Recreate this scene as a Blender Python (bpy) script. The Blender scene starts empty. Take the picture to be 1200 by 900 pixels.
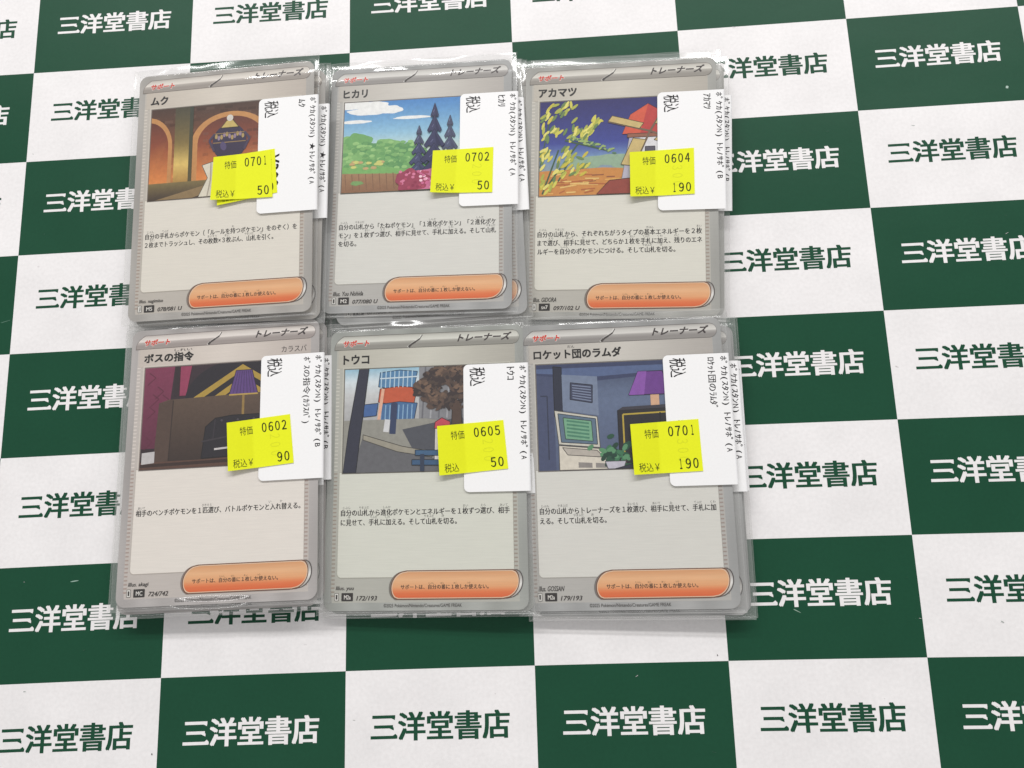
import bpy, math, random, re
import numpy as np
from mathutils import Matrix, Vector, noise

MM = 0.001                      # everything below is written in millimetres
rnd = random.Random(7)
scene = bpy.context.scene
C = scene.collection

# ------------------------------------------------------------------ camera
cam_data = bpy.data.cameras.new("camera")
cam_data.sensor_width = 36.0
cam_data.lens = 36.0 * 850.0 / 1200.0
cam_data.clip_start = 0.01
cam_data.clip_end = 50.0
cam = bpy.data.objects.new("camera", cam_data)
C.objects.link(cam)
R = [[0.9978674, 0.0448096, 0.0474631],
     [-0.0358202, 0.9837910, -0.1757046],
     [-0.0545670, 0.1736297, 0.9832981]]
M = Matrix(R).to_4x4()
M.translation = Vector((11.147, -41.266, 230.935)) * MM
cam.matrix_world = M
scene.camera = cam

# ------------------------------------------------------------------ light
world = bpy.data.worlds.new("World")
scene.world = world
world.use_nodes = True
bg = world.node_tree.nodes["Background"]
bg.inputs[0].default_value = (1.0, 0.992, 0.985, 1)
bg.inputs[1].default_value = 0.42

def lamp(name, loc, target, sx, sy, power, col):
    d = bpy.data.lights.new(name, 'AREA')
    d.shape = 'RECTANGLE'; d.size = sx; d.size_y = sy
    d.energy = power; d.color = col
    o = bpy.data.objects.new(name, d); C.objects.link(o)
    o.location = loc
    o.rotation_euler = (Vector(target) - Vector(loc)).to_track_quat('-Z', 'Y').to_euler()
    return o
lamp("ceiling_tube_lamp", (0.10, 1.00, 0.93), (0.08, 0, 0), 2.0, 0.08, 18.6, (1.0, 0.99, 0.982))
lamp("ceiling_tube_lamp", (-0.15, -0.85, 1.05), (0.0, 0, 0), 1.6, 0.045, 2.2, (1.0, 0.99, 0.982))

scene.view_settings.view_transform = 'Standard'
scene.view_settings.look = 'None'
scene.view_settings.exposure = 0.0
scene.view_settings.gamma = 1.0
scene.render.engine = 'CYCLES'
scene.cycles.transparent_max_bounces = 48
scene.cycles.max_bounces = 10
scene.cycles.use_denoising = True
scene.cycles.denoiser = "OPENIMAGEDENOISE"
scene.cycles.denoising_input_passes = "RGB_ALBEDO_NORMAL"
scene.cycles.denoising_prefilter = "ACCURATE"

# ------------------------------------------------------------------ helpers
def lin(c, k=1.0):
    r = []
    for v in c[:3]:
        v /= 255.0
        r.append((v / 12.92 if v <= 0.04045 else ((v + 0.055) / 1.055) ** 2.4) * k)
    return (r[0], r[1], r[2], 1.0)

def mix(a, b, t):
    t = max(0.0, min(1.0, t))
    return tuple(a[i] + (b[i] - a[i]) * t for i in range(3))

def ramp(stops, t):
    for (t0, c0), (t1, c1) in zip(stops, stops[1:]):
        if t <= t1:
            return mix(c0, c1, (t - t0) / (t1 - t0) if t1 > t0 else 0)
    return stops[-1][1]

WIDE = {48 + k: 0xFF10 + k for k in range(10)}
_text = {}
def text_geo(s, bold):
    key = (s, bold)
    if bold and key not in _text:
        v, f = text_geo(s, 0.0)
        sh = [(-bold, bold * .4, .0006), (bold, -bold * .4, .0012)] if bold < .03 else [(-bold, bold, .0006), (bold, bold, .0009), (-bold, -bold, .0012), (bold, -bold, .0015)]
        V = [v] + [v + np.array(d) for d in sh]
        F = [tuple(i + k * len(v) for i in q) for k in range(len(V)) for q in f]
        _text[key] = (np.concatenate(V), F)
    if key not in _text:
        c = bpy.data.curves.new("lettering", 'FONT')
        c.body = s; c.size = 1.0; c.resolution_u = 3
        o = bpy.data.objects.new("lettering", c); C.objects.link(o)
        bpy.context.view_layer.update()
        m = bpy.data.meshes.new_from_object(o.evaluated_get(bpy.context.evaluated_depsgraph_get()))
        v = np.array([(p.co.x, p.co.y, 0.0) for p in m.vertices]).reshape(-1, 3)
        f = [tuple(p.vertices) for p in m.polygons]
        bpy.data.objects.remove(o); bpy.data.curves.remove(c); bpy.data.meshes.remove(m)
        _text[key] = (v, f)
    return _text[key]

def mono_geo(s, bold=0.0):
    """half-width printer type: every character in a cell of its own"""
    key = (s, bold, "mono")
    if key not in _text:
        V = []; F = []; x = 0.0; n = 0
        for ch in s:
            w = 0.5 if (ord(ch) < 0x100 or 0xFF61 <= ord(ch) <= 0xFF9F) else 1.0
            if ch != " ":
                v, f = text_geo(ch, bold); v = v.copy()
                if ord(ch) < 0x100:
                    lo, hi = v[:, 0].min(), v[:, 0].max()
                    v[:, 0] = x + .25 + (v[:, 0] - (lo + hi) / 2) * min(1, .38 / (hi - lo))
                else: v[:, 0] += x
                V.append(v); F += [tuple(i + n for i in q) for q in f]; n += len(v)
            x += w
        _text[key] = (np.concatenate(V), F)
    return _text[key]

class MB:
    """collects coloured flat shapes (mm) into one mesh"""
    def __init__(self, k=1.0):
        self.v = []; self.f = []; self.c = []; self.m = []; self.k = k; self.z = 0.0
    def up(self, d=0.003):
        self.z += d
    def poly(self, pts, col, z=None, mat=0):
        z = self.z if z is None else z
        i = len(self.v)
        for p in pts:
            self.v.append((p[0], p[1], p[2] if len(p) > 2 else z))
            self.c.append(lin(col(p[0], p[1]) if callable(col) else col, self.k))
        self.f.append(tuple(range(i, len(self.v)))); self.m.append(mat)
        if z is not None: self.up()
    def olp(self, pts, col, w=.22, dark=.42):
        """a filled shape with a drawn outline"""
        self.poly(pts, col)
        c = col(*pts[0]) if callable(col) else col
        self.line(list(pts) + [pts[0]], w, tuple(q * dark for q in c))
    def leaves(self, cx, cy, rx, ry, n, cols, size, seed):
        r = random.Random(seed)
        for k in range(n):
            t, q = r.uniform(0, 6.28), math.sqrt(r.uniform(0, 1))
            self.ell(cx + rx * q * math.cos(t), cy + ry * q * math.sin(t), size * r.uniform(.6, 1.2), size * r.uniform(.3, .55), r.choice(cols), n=7, rot=r.uniform(-1.2, 1.2)); self.z -= .0029
        self.up()
    def grid(self, x0, y0, x1, y1, nx, ny, col, fz=None, mat=0):
        i = len(self.v)
        for b in range(ny + 1):
            for a in range(nx + 1):
                x = x0 + (x1 - x0) * a / nx; y = y0 + (y1 - y0) * b / ny
                self.v.append((x, y, fz(x, y) if fz else self.z))
                self.c.append(lin(col(x, y) if callable(col) else col, self.k))
        for b in range(ny):
            for a in range(nx):
                j = i + b * (nx + 1) + a
                self.f.append((j, j + 1, j + nx + 2, j + nx + 1)); self.m.append(mat)
        self.up()
    def strips(self, rows, col, mat=0, nx=1):
        """rows: list of (y, x_left, x_right) from bottom to top"""
        i = len(self.v)
        for y, a, b in rows:
            for k in range(nx + 1):
                x = a + (b - a) * k / nx
                self.v.append((x, y, self.z)); self.c.append(lin(col(x, y) if callable(col) else col, self.k))
        n = nx + 1
        for r in range(len(rows) - 1):
            for k in range(nx):
                j = i + r * n + k
                self.f.append((j, j + 1, j + 1 + n, j + n)); self.m.append(mat)
        self.up()
    def line(self, pts, w, col):
        for (x0, y0), (x1, y1) in zip(pts, pts[1:]):
            d = math.hypot(x1 - x0, y1 - y0) or 1
            nx, ny = -(y1 - y0) / d * w / 2, (x1 - x0) / d * w / 2
            self.poly([(x0 - nx, y0 - ny), (x1 - nx, y1 - ny), (x1 + nx, y1 + ny), (x0 + nx, y0 + ny)], col, self.z)
            self.z -= 0.0027
        self.up()
    def ell(self, cx, cy, rx, ry, col, n=28, a0=0, a1=360, rot=0):
        p = []
        c, s = math.cos(rot), math.sin(rot)
        for k in range(n + 1 if a1 - a0 < 360 else n):
            t = math.radians(a0 + (a1 - a0) * k / n)
            x, y = rx * math.cos(t), ry * math.sin(t)
            p.append((cx + x * c - y * s, cy + x * s + y * c))
        self.poly(p, col)
    def blob(self, cx, cy, rx, ry, col, seed=0, n=36, amp=.16, spikes=0):
        r = random.Random(seed); ph = [r.uniform(0, 6.28) for _ in range(4)]
        p = []
        for k in range(n):
            t = 2 * math.pi * k / n
            q = 1 + amp * (math.sin(3 * t + ph[0]) * .4 + math.sin(5 * t + ph[1]) * .35 + math.sin(8 * t + ph[2]) * .3)
            if spikes and k % 2: q *= 1 - spikes
            p.append((cx + rx * q * math.cos(t), cy + ry * q * math.sin(t)))
        self.poly(p, col)
    def verts_text(self, P, F, col, mat=0):
        i = len(self.v)
        cl = lin(col, self.k)
        for q in P:
            self.v.append((q[0], q[1], self.z + (q[2] if len(q) > 2 else 0))); self.c.append(cl)
        for f in F:
            self.f.append(tuple(i + a for a in f)); self.m.append(mat)
        self.up()
    def heavy(self, s, x0, y0, x1, y1, col, w, **kw):
        """heavy lettering: the same outline overprinted a little to each side"""
        for dx, dy in ((0, 0), (w, w * .45), (-w, w * .45), (w, -w * .45), (-w, -w * .45)):
            self.text(s, x0 + w + dx, y0 + w * .45 + dy, x1 - w + dx, y1 - w * .45 + dy, col, **kw)
    def text(self, s, x0, y0, x1, y1, col, bold=0.0, shear=0.0, cw=False, warp=None, grow=0.0, mono=False):
        """letter s so that its outline fills the box"""
        P, F = mono_geo(s, bold) if mono else text_geo(s, bold)
        P = P.copy()
        if cw: P = np.stack([P[:, 1], -P[:, 0], P[:, 2]], 1)
        lo, hi = P.min(0), P.max(0); lo[2] = 0; hi[2] = 1
        P = (P - lo) / (hi - lo)
        h = (y1 - y0)
        X = x0 - grow + P[:, 0] * (x1 - x0 + 2 * grow); Y = y0 - grow + P[:, 1] * (h + 2 * grow)
        if shear: X = X + shear * (Y - (y0 + y1) / 2)
        Q = np.stack([X, Y], 1)
        if warp is not None: Q = warp(Q)
        Q = np.concatenate([Q, P[:, 2:3]], 1)
        self.verts_text(Q, F, col)
    def row(self, s, x0, x1, yc, em, col, bold=0.0):
        """a line of type with its em height, squeezed to the width"""
        P, F = text_geo(s, bold)
        P = P.copy()
        lo, hi = P[:, 0].min(), P[:, 0].max()
        P[:, 0] = x0 + (P[:, 0] - lo) / (hi - lo) * (x1 - x0)
        P[:, 1] = yc + (P[:, 1] - 0.38) * em
        self.verts_text(P, F, col)
    def build(self, name, mats, parent=None, smooth=False):
        me = bpy.data.meshes.new(name)
        me.from_pydata([(a * MM, b * MM, c * MM) for a, b, c in self.v], [], self.f)
        at = me.attributes.new("ink", 'FLOAT_COLOR', 'POINT')
        at.data.foreach_set("color", np.array(self.c, dtype=np.float32).ravel())
        for m in (mats if isinstance(mats, (list, tuple)) else [mats]): me.materials.append(m)
        me.polygons.foreach_set("material_index", self.m)
        if smooth: me.polygons.foreach_set("use_smooth", [True] * len(self.f))
        me.update()
        o = bpy.data.objects.new(name, me); C.objects.link(o)
        if parent: o.parent = parent
        return o

def rrect(x0, y0, x1, y1, r, n=7):
    """rounded rectangle; r = radius or (bl, br, tr, tl)"""
    if not isinstance(r, tuple): r = (r, r, r, r)
    p = []
    for (cx, cy, q, a) in ((x0, y0, r[0], 180), (x1, y0, r[1], 270), (x1, y1, r[2], 0), (x0, y1, r[3], 90)):
        sx = 1 if cx == x0 else -1; sy = 1 if cy == y0 else -1
        if q <= 0: p.append((cx, cy)); continue
        for k in range(n + 1):
            t = math.radians(a + 90 * k / n)
            p.append((cx + sx * q + q * math.cos(t), cy + sy * q + q * math.sin(t)))
    return p

def slab(mb, pts, z0, z1, col, side=None, top=True):
    i = len(mb.v); n = len(pts)
    for z in (z0, z1):
        for x, y in pts:
            mb.v.append((x, y, z)); mb.c.append(lin(side or col, mb.k))
    for k in range(n):
        j = (k + 1) % n
        mb.f.append((i + k, i + j, i + n + j, i + n + k)); mb.m.append(0)
    mb.f.append(tuple(i + n - 1 - k for k in range(n))); mb.m.append(0)
    if top: mb.f.append(tuple(i + n + k for k in range(n))); mb.m.append(0)

# ------------------------------------------------------------------ materials
def new_mat(name):
    m = bpy.data.materials.new(name); m.use_nodes = True
    return m, m.node_tree.nodes, m.node_tree.links

def ink_mat(name, rough, spec, grain=0.06, scale=9000, bump=0.0, bscale=4000, stretch=(1, 1, 1), coat=0.0):
    m, N, L = new_mat(name)
    b = N["Principled BSDF"]
    b.inputs["Roughness"].default_value = rough
    b.inputs["Specular IOR Level"].default_value = spec
    b.inputs["Coat Weight"].default_value = coat
    b.inputs["Coat Roughness"].default_value = 0.12
    a = N.new("ShaderNodeAttribute"); a.attribute_name = "ink"
    tc = N.new("ShaderNodeTexCoord")
    mp = N.new("ShaderNodeMapping"); mp.inputs["Scale"].default_value = stretch
    L.new(tc.outputs["Object"], mp.inputs["Vector"])
    n1 = N.new("ShaderNodeTexNoise"); n1.inputs["Scale"].default_value = scale; n1.inputs["Detail"].default_value = 3
    L.new(mp.outputs[0], n1.inputs["Vector"])
    mr = N.new("ShaderNodeMapRange")
    mr.inputs["From Min"].default_value = 0.3; mr.inputs["From Max"].default_value = 0.7
    mr.inputs["To Min"].default_value = 1 - grain; mr.inputs["To Max"].default_value = 1 + grain
    L.new(n1.outputs["Fac"], mr.inputs["Value"])
    vm = N.new("ShaderNodeVectorMath"); vm.operation = 'SCALE'
    L.new(a.outputs["Color"], vm.inputs[0]); L.new(mr.outputs[0], vm.inputs["Scale"])
    L.new(vm.outputs[0], b.inputs["Base Color"])
    if bump:
        n2 = N.new("ShaderNodeTexNoise"); n2.inputs["Scale"].default_value = bscale; n2.inputs["Detail"].default_value = 4
        L.new(tc.outputs["Object"], n2.inputs["Vector"])
        bp = N.new("ShaderNodeBump"); bp.inputs["Strength"].default_value = bump; bp.inputs["Distance"].default_value = 0.0004
        L.new(n2.outputs["Fac"], bp.inputs["Height"]); L.new(bp.outputs[0], b.inputs["Normal"])
    return m

def mottle(m, scale, amount, bscale, bdist):
    """large soft unevenness: slight waves and tone in a laid sheet"""
    N, L = m.node_tree.nodes, m.node_tree.links
    b = N["Principled BSDF"]; tc = N.new("ShaderNodeTexCoord")
    n = N.new("ShaderNodeTexNoise"); n.inputs["Scale"].default_value = scale; n.inputs["Detail"].default_value = 5
    mr = N.new("ShaderNodeMapRange"); mr.inputs["From Min"].default_value = .3; mr.inputs["From Max"].default_value = .7
    mr.inputs["To Min"].default_value = 1 - amount; mr.inputs["To Max"].default_value = 1 + amount
    vm = N.new("ShaderNodeVectorMath"); vm.operation = 'SCALE'
    L.new(tc.outputs["Object"], n.inputs["Vector"]); L.new(n.outputs["Fac"], mr.inputs["Value"])
    src = b.inputs["Base Color"].links[0].from_socket
    L.new(src, vm.inputs[0]); L.new(mr.outputs[0], vm.inputs["Scale"]); L.new(vm.outputs[0], b.inputs["Base Color"])
    n2 = N.new("ShaderNodeTexNoise"); n2.inputs["Scale"].default_value = bscale; n2.inputs["Detail"].default_value = 1.5
    mp = N.new("ShaderNodeMapping"); mp.inputs["Scale"].default_value = (.5, 1, 1); mp.inputs["Rotation"].default_value = (0, 0, .3)
    L.new(tc.outputs["Object"], mp.inputs["Vector"]); L.new(mp.outputs[0], n2.inputs["Vector"])
    bp = N.new("ShaderNodeBump"); bp.inputs["Strength"].default_value = 1.0; bp.inputs["Distance"].default_value = bdist
    L.new(n2.outputs["Fac"], bp.inputs["Height"])
    if b.inputs["Normal"].links: L.new(b.inputs["Normal"].links[0].from_socket, bp.inputs["Normal"])
    L.new(bp.outputs[0], b.inputs["Normal"])

M_VINYL = ink_mat("printed_vinyl", 0.45, 0.14, grain=0.035, scale=900, bump=0.10, bscale=220)
mottle(M_VINYL, 60, .035, 22, .0012)
M_CARD = ink_mat("printed_card", 0.42, 0.35, grain=0.03, scale=2600, stretch=(0.05, 1, 1))
M_ART = ink_mat("printed_picture", 0.40, 0.3, grain=0.07, scale=700)
M_LABEL = ink_mat("label_paper", 0.55, 0.3, grain=0.015, scale=1500)
M_STICK = ink_mat("fluorescent_paper", 0.6, 0.25, grain=0.02, scale=1500)

def film_mat(name, milk, gloss, wave=.25):
    m, N, L = new_mat(name)
    N.remove(N["Principled BSDF"])
    out = N["Material Output"]
    tr = N.new("ShaderNodeBsdfTransparent"); tr.inputs[0].default_value = (0.985, 0.985, 0.982, 1)
    df = N.new("ShaderNodeBsdfDiffuse"); df.inputs[0].default_value = (0.72, 0.72, 0.71, 1)
    gl = N.new("ShaderNodeBsdfGlossy"); gl.inputs["Roughness"].default_value = gloss
    gl.inputs[0].default_value = (1, 1, 1, 1)
    lw = N.new("ShaderNodeLayerWeight"); lw.inputs["Blend"].default_value = 0.5
    pw = N.new("ShaderNodeMath"); pw.operation = 'POWER'; pw.inputs[1].default_value = 5.0
    L.new(lw.outputs["Facing"], pw.inputs[0])
    fr = N.new("ShaderNodeMath"); fr.operation = 'MULTIPLY_ADD'; fr.inputs[1].default_value = 0.9; fr.inputs[2].default_value = 0.045
    L.new(pw.outputs[0], fr.inputs[0])
    m1 = N.new("ShaderNodeMixShader"); m1.inputs[0].default_value = milk
    m2 = N.new("ShaderNodeMixShader")
    L.new(tr.outputs[0], m1.inputs[1]); L.new(df.outputs[0], m1.inputs[2])
    L.new(fr.outputs[0], m2.inputs[0]); L.new(m1.outputs[0], m2.inputs[1]); L.new(gl.outputs[0], m2.inputs[2])
    tc = N.new("ShaderNodeTexCoord")
    n2 = N.new("ShaderNodeTexNoise"); n2.inputs["Scale"].default_value = 90; n2.inputs["Detail"].default_value = 2
    L.new(tc.outputs["Object"], n2.inputs["Vector"])
    bp = N.new("ShaderNodeBump"); bp.inputs["Strength"].default_value = wave; bp.inputs["Distance"].default_value = 0.0006
    L.new(n2.outputs["Fac"], bp.inputs["Height"])
    L.new(bp.outputs[0], gl.inputs["Normal"])
    L.new(m2.outputs[0], out.inputs["Surface"])
    return m
M_FILM = film_mat("clear_film", 0.012, 0.08, .14)
M_RIM = film_mat("clear_film_rim", 0.05, 0.13, .08)
M_BACK = film_mat("clear_film_back", 0.03, 0.35, .05)
M_SEAM = film_mat("welded_seam", 0.14, 0.16, .05)

# ------------------------------------------------------------------ tabletop sheet
GREEN = (29, 75, 54); WHITE = (238, 235, 235)
CW, CH, OX, OY = 58.0, 34.99, 170.0876, 122.9439
CO = np.array([[0.308, 0.655], [-0.056, 0.081], [0.353, -0.095], [0.068, -0.016], [-0.148, -0.225], [-0.144, -0.654], [-0.076, 0.342]])
def warp(Q):
    """the hand-laid vinyl is not perfectly true: it wanders by up to a millimetre"""
    Q = np.asarray(Q, float)
    x = np.clip(Q[:, 0] / 100, -1.9, 1.9); y = np.clip(Q[:, 1] / 100, -1.4, 1.4)
    B = np.stack([np.ones_like(x), x, y, x * y, x * x, y * y, x * x * y], 1)
    return Q + B @ CO
sheet = MB(1.0)
NS = 6
for j in range(-4, 10):
    for i in range(-3, 10):
        x0 = i * CW - OX; y1 = OY - j * CH
        green = (i + j) % 2 != 0
        base = len(sheet.v)
        P = warp([(x0 + CW * a / NS, y1 - CH + CH * b / NS) for b in range(NS + 1) for a in range(NS + 1)])
        for x, y in P:
            sheet.v.append((x, y, 0.0)); sheet.c.append(lin(GREEN if green else WHITE))
        for b in range(NS):
            for a in range(NS):
                k = base + b * (NS + 1) + a
                sheet.f.append((k, k + 1, k + NS + 2, k + NS + 1)); sheet.m.append(0)
        sheet.z = 0.02
        cx = x0 + CW / 2 - 0.1; cy = y1 - CH / 2 + 1.4
        tc = WHITE if green else GREEN
        sheet.heavy("三洋堂書店", cx - 21.1, cy - 4.05, cx + 21.1, cy + 4.05, tc, .27, warp=warp)
        for ex, ey in ((-13.75, 2.25), (-14.1, -.65), (-13.0, -2.95)):      # flared stroke ends of the first character
            sheet.poly([tuple(q) for q in warp([(cx + ex - 1.5, cy + ey + .3), (cx + ex + .05, cy + ey - .4), (cx + ex + .05, cy + ey + .35), (cx + ex - .55, cy + ey + .95)])], tc, sheet.z)
sheet.z = 0.03
def scuff(x, y, w, h, rot, col, n=9):
    r = random.Random(int(x * 10)); p = []
    for k in range(n):
        t = 2 * math.pi * k / n; q = r.uniform(.7, 1.15)
        a, b = w * q * math.cos(t), h * q * math.sin(t)
        p.append((x + a * math.cos(rot) - b * math.sin(rot), y + a * math.sin(rot) + b * math.cos(rot)))
    sheet.poly(p, col)
scuff(169.7, 93.5, .55, .65, .3, (170, 190, 180))
scuff(83.2, -73.1, 1.3, .13, -.5, (150, 175, 160))
scuff(-142, -57.5, 1.3, .2, .15, (150, 178, 165))
scuff(-172.6, 29.6, 2.2, .12, .25, (90, 125, 108))
scuff(178, 101, 1.0, .12, .4, (110, 145, 128))
scuff(58.6, -85.2, .16, .3, .2, (90, 85, 85))
scuff(-113.9, -109.5, .2, .35, .1, (90, 85, 85))
for k in range(60):
    scuff(rnd.uniform(-185, 180), rnd.uniform(-115, 125), rnd.uniform(.1, .9), rnd.uniform(.04, .10), rnd.uniform(-.6, .6),
          rnd.choice([(62, 98, 80), (70, 105, 88), (55, 92, 72)]) if k % 3 else (205, 200, 200), 7)
tabletop = sheet.build("tabletop", M_VINYL)
tabletop["kind"] = "structure"
tabletop["label"] = "green and white checkered vinyl sheet printed with a bookshop name in every square"
tabletop["category"] = "tabletop"

# ------------------------------------------------------------------ printed pictures (generic stand-ins)
W, H = 63.0, 88.0
def lx(x): return x - 31.5
def ly(y): return y + 44.0
AX0, AX1, AY0, AY1 = 5.1, 57.9, -13.0, -46.2          # picture window, from the card's top left corner
def au(u): return lx(AX0 + (AX1 - AX0) * u)
def av(v): return ly(AY0 + (AY1 - AY0) * v)
def AP(pts): return [(au(u), av(v)) for u, v in pts]
SU, SV = AX1 - AX0, AY0 - AY1

def art_hall():
    a = MB(.98); a.z = .085
    wall = lambda x, y: ramp([(0, (72, 48, 38)), (.35, (120, 72, 46)), (.75, (205, 130, 70)), (1, (120, 95, 55))], (av(0) - y) / SV)
    a.grid(au(0), av(1), au(1), av(0), 8, 24, wall)
    for r in range(22):                                # courses of brick
        v = .02 + r * .038
        for k in range(16):
            u = (k + (r % 2) * .5) / 16
            if rnd.random() < .45:
                c = wall(0, av(v)); d = rnd.uniform(-14, 20)
                a.poly(AP([(u, v), (min(1, u + .055), v), (min(1, u + .055), v + .03), (u, v + .03)]), tuple(max(0, min(255, q + d)) for q in c), a.z); a.z -= .0027
    a.up()
    for cx, rx in ((-.02, .17), (.55, .27)):           # arched recesses
        for k, (q, c) in enumerate(((1.0, (196, 140, 84)), (.84, (96, 52, 38)))):
            pts = [(cx + rx * q * math.cos(t), .42 - .33 * q * math.sin(t)) for t in [math.pi * i / 20 for i in range(21)]]
            pts = [(min(1, max(0, u)), v) for u, v in pts] 
            lo = .84
            P = AP([(min(1, max(0, cx + rx * q)), lo)] + pts + [(min(1, max(0, cx - rx * q)), lo)])
            if k: col = lambda x, y: ramp([(0, (92, 44, 34)), (.5, (150, 74, 44)), (1, (226, 140, 72))], ((av(0) - y) / SV - .1) / .74)
            else: col = c
            a.poly(P, col)
    for r in range(14):
        v = .3 + r * .038
        for k in range(10):
            u = .36 + (k + (r % 2) * .5) * .042
            if u < .76 and rnd.random() < .4:
                d = rnd.uniform(-12, 22); c = ramp([(0, (110, 56, 40)), (1, (222, 138, 72))], (v - .3) / .5)
                a.poly(AP([(u, v), (u + .036, v), (u + .036, v + .03), (u, v + .03)]), tuple(max(0, min(255, q + d)) for q in c), a.z); a.z -= .0027
    a.up()
    a.grid(au(.165), av(.84), au(.265), av(0), 4, 16, lambda x, y: ramp([(0, (70, 66, 50)), (.4, (130, 110, 60)), (.62, (226, 194, 110)), (.85, (170, 128, 64))], (av(0) - y) / SV))
    a.grid(au(.265), av(.84), au(.29), av(0), 1, 12, lambda x, y: ramp([(0, (54, 60, 50)), (1, (96, 82, 44))], (av(0) - y) / SV))
    a.grid(au(0), av(1), au(1), av(.82), 8, 6, lambda x, y: ramp([(0, (128, 112, 70)), (.4, (104, 88, 58)), (1, (66, 52, 42))], ((av(0) - y) / SV - .82) / .18))
    a.poly(AP([(.05, 1), (.42, .86), (.6, .86), (.3, 1)]), (142, 118, 82))
    # a covered urn on a draped plinth
    a.olp(AP([(.34, 1), (.40, .80), (.36, .66), (.50, .60), (.66, .62), (.74, .78), (.76, 1)]), (222, 214, 196))
    for u0, u1 in ((.42, .40), (.50, .49), (.58, .60), (.66, .68)):
        a.line(AP([(u0, .64), ((u0 + u1) / 2 + .01, .82), (u1, 1)]), .5, (176, 166, 150))
    a.ell(au(.54), av(.43), SU * .115, SV * .20, (52, 42, 70))
    for k in range(11): a.ell(au(.45 + k * .018), av(.36 + .02 * math.sin(k * 1.3)), .5, .9, (150, 128, 150) if k % 2 else (176, 150, 96), n=8)
    a.line(AP([(.43, .43), (.65, .43)]), .35, (150, 122, 84)); a.line(AP([(.43, .33), (.65, .33)]), .3, (150, 122, 84))
    a.ell(au(.50), av(.47), SU * .02, SV * .05, (84, 72, 112), rot=.3)
    a.olp(AP([(.47, .58), (.61, .58), (.64, .66), (.44, .66)]), (44, 36, 62))
    a.olp(AP([(.49, .25), (.52, .19), (.56, .19), (.59, .25), (.60, .27), (.48, .27)]), (200, 176, 104))
    a.ell(au(.54), av(.165), SU * .022, SV * .035, (214, 208, 200))
    for s in (-1, 1): a.line(AP([(.54 + s * .10, .33), (.54 + s * .135, .40), (.54 + s * .10, .52)]), .8, (70, 58, 84))
    return a

def art_meadow():
    a = MB(.98); a.z = .085
    a.grid(au(0), av(1), au(1), av(0), 6, 20, lambda x, y: ramp([(0, (70, 132, 196)), (.35, (146, 192, 218)), (.55, (206, 224, 216)), (1, (206, 222, 200))], (av(0) - y) / SV))
    for cx, cy, rx, ry in ((.05, .03, .14, .05), (.2, .05, .1, .05), (.3, .1, .09, .045), (.16, .11, .14, .04), (.08, .22, .1, .02), (.45, .2, .12, .018), (.93, .28, .08, .02)):
        a.blob(au(cx), av(cy), SU * rx, SV * ry, (238, 238, 236), int(cx * 99), amp=.12)
    gs = [(132, 182, 112), (112, 168, 100), (92, 150, 92)]
    for k, (cx, cy, r) in enumerate(((.02, .5, .1), (.1, .46, .09), (.16, .6, .12), (.3, .55, .1), (.26, .66, .13), (.4, .64, .12), (.05, .68, .12), (.5, .7, .12), (.62, .72, .1))):
        a.blob(au(cx), av(cy), SU * r, SU * r * .8, gs[k % 3], k, amp=.16)
    for k in range(150):
        u, v = rnd.uniform(0, .5), rnd.uniform(.46, .76)
        a.blob(au(u), av(v), SU * .02, SV * .018, rnd.choice([(150, 196, 124), (104, 160, 96), (126, 178, 108)]), k, n=8); a.z -= .0027
    a.up()
    a.poly(AP([(0, .72), (.3, .74), (.55, .8), (1, .82), (1, 1), (0, 1)]), (122, 176, 100))
    for k in range(14):
        a.blob(au(rnd.uniform(.02, .3)), av(rnd.uniform(.66, .75)), SU * .02, SV * .016, rnd.choice([(206, 206, 120), (196, 166, 116)]), k + 5, n=9)
    a.poly(AP([(0, .79), (.34, .81), (.5, .86), (.5, 1), (0, 1)]), lambda x, y: ramp([(0, (164, 126, 92)), (1, (140, 100, 72))], ((av(0) - y) / SV - .79) / .21))
    for k in range(10): a.line(AP([(.02 + k * .045, .80), (.03 + k * .045, .98)]), .3, (132, 96, 70))
    a.blob(au(.1), av(.9), 2.2, .8, (120, 160, 96), 3)
    # blue-black firs above a bank of pink and crimson flowers
    for cx, top, bot, w, cs in ((.70, .20, .84, .10, ((70, 78, 108), (58, 64, 94))), (.50, .30, .84, .09, ((66, 72, 104), (54, 60, 90))), (.60, .06, .88, .13, ((58, 60, 92), (46, 48, 78)))):
        a.olp(AP([(cx - .012, bot), (cx - .012, bot + .08), (cx + .012, bot + .08), (cx + .012, bot)]), (92, 72, 66))
        for k in range(5):
            t0 = top + (bot - top) * max(0, k * .19 - .03); t1 = top + (bot - top) * (k + 1) * .2
            q = w * (k + 1.2) / 6.2
            tier = [(cx, t0)] + [(cx + q * (1 - .28 * (m % 2)) * (1 - m * .02) if m == 0 else cx + q * (1 - m * .25), t1 - (.0 if m % 2 else .028)) for m in range(9)]
            a.olp(AP(tier), cs[0], .16, .6)
            a.poly(AP([(cx, t0 + .02), (cx + q * .7, t1 - .02), (cx + q * .2, t1 - .03)]), cs[1])
            a.line(AP([(cx - q * .35, t1 - .06), (cx - q * .1, t1 - .09)]), .25, tuple(min(255, c + 40) for c in cs[0]))
    a.blob(au(.62), av(.92), SU * .25, SV * .14, (196, 112, 146), 4, n=44, amp=.14)
    a.blob(au(.46), av(.90), SU * .11, SV * .12, (150, 66, 88), 8, n=40, amp=.2)
    for k in range(90):
        u = rnd.uniform(.38, .86)
        a.ell(au(u), av(rnd.uniform(.80, .98)), .6, .5, rnd.choice([(230, 156, 184), (198, 104, 142), (240, 196, 210), (168, 74, 98)] if u > .5 else [(168, 74, 98), (140, 56, 80), (206, 120, 150)]), n=8); a.z -= .0027
    a.up()
    return a

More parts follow.
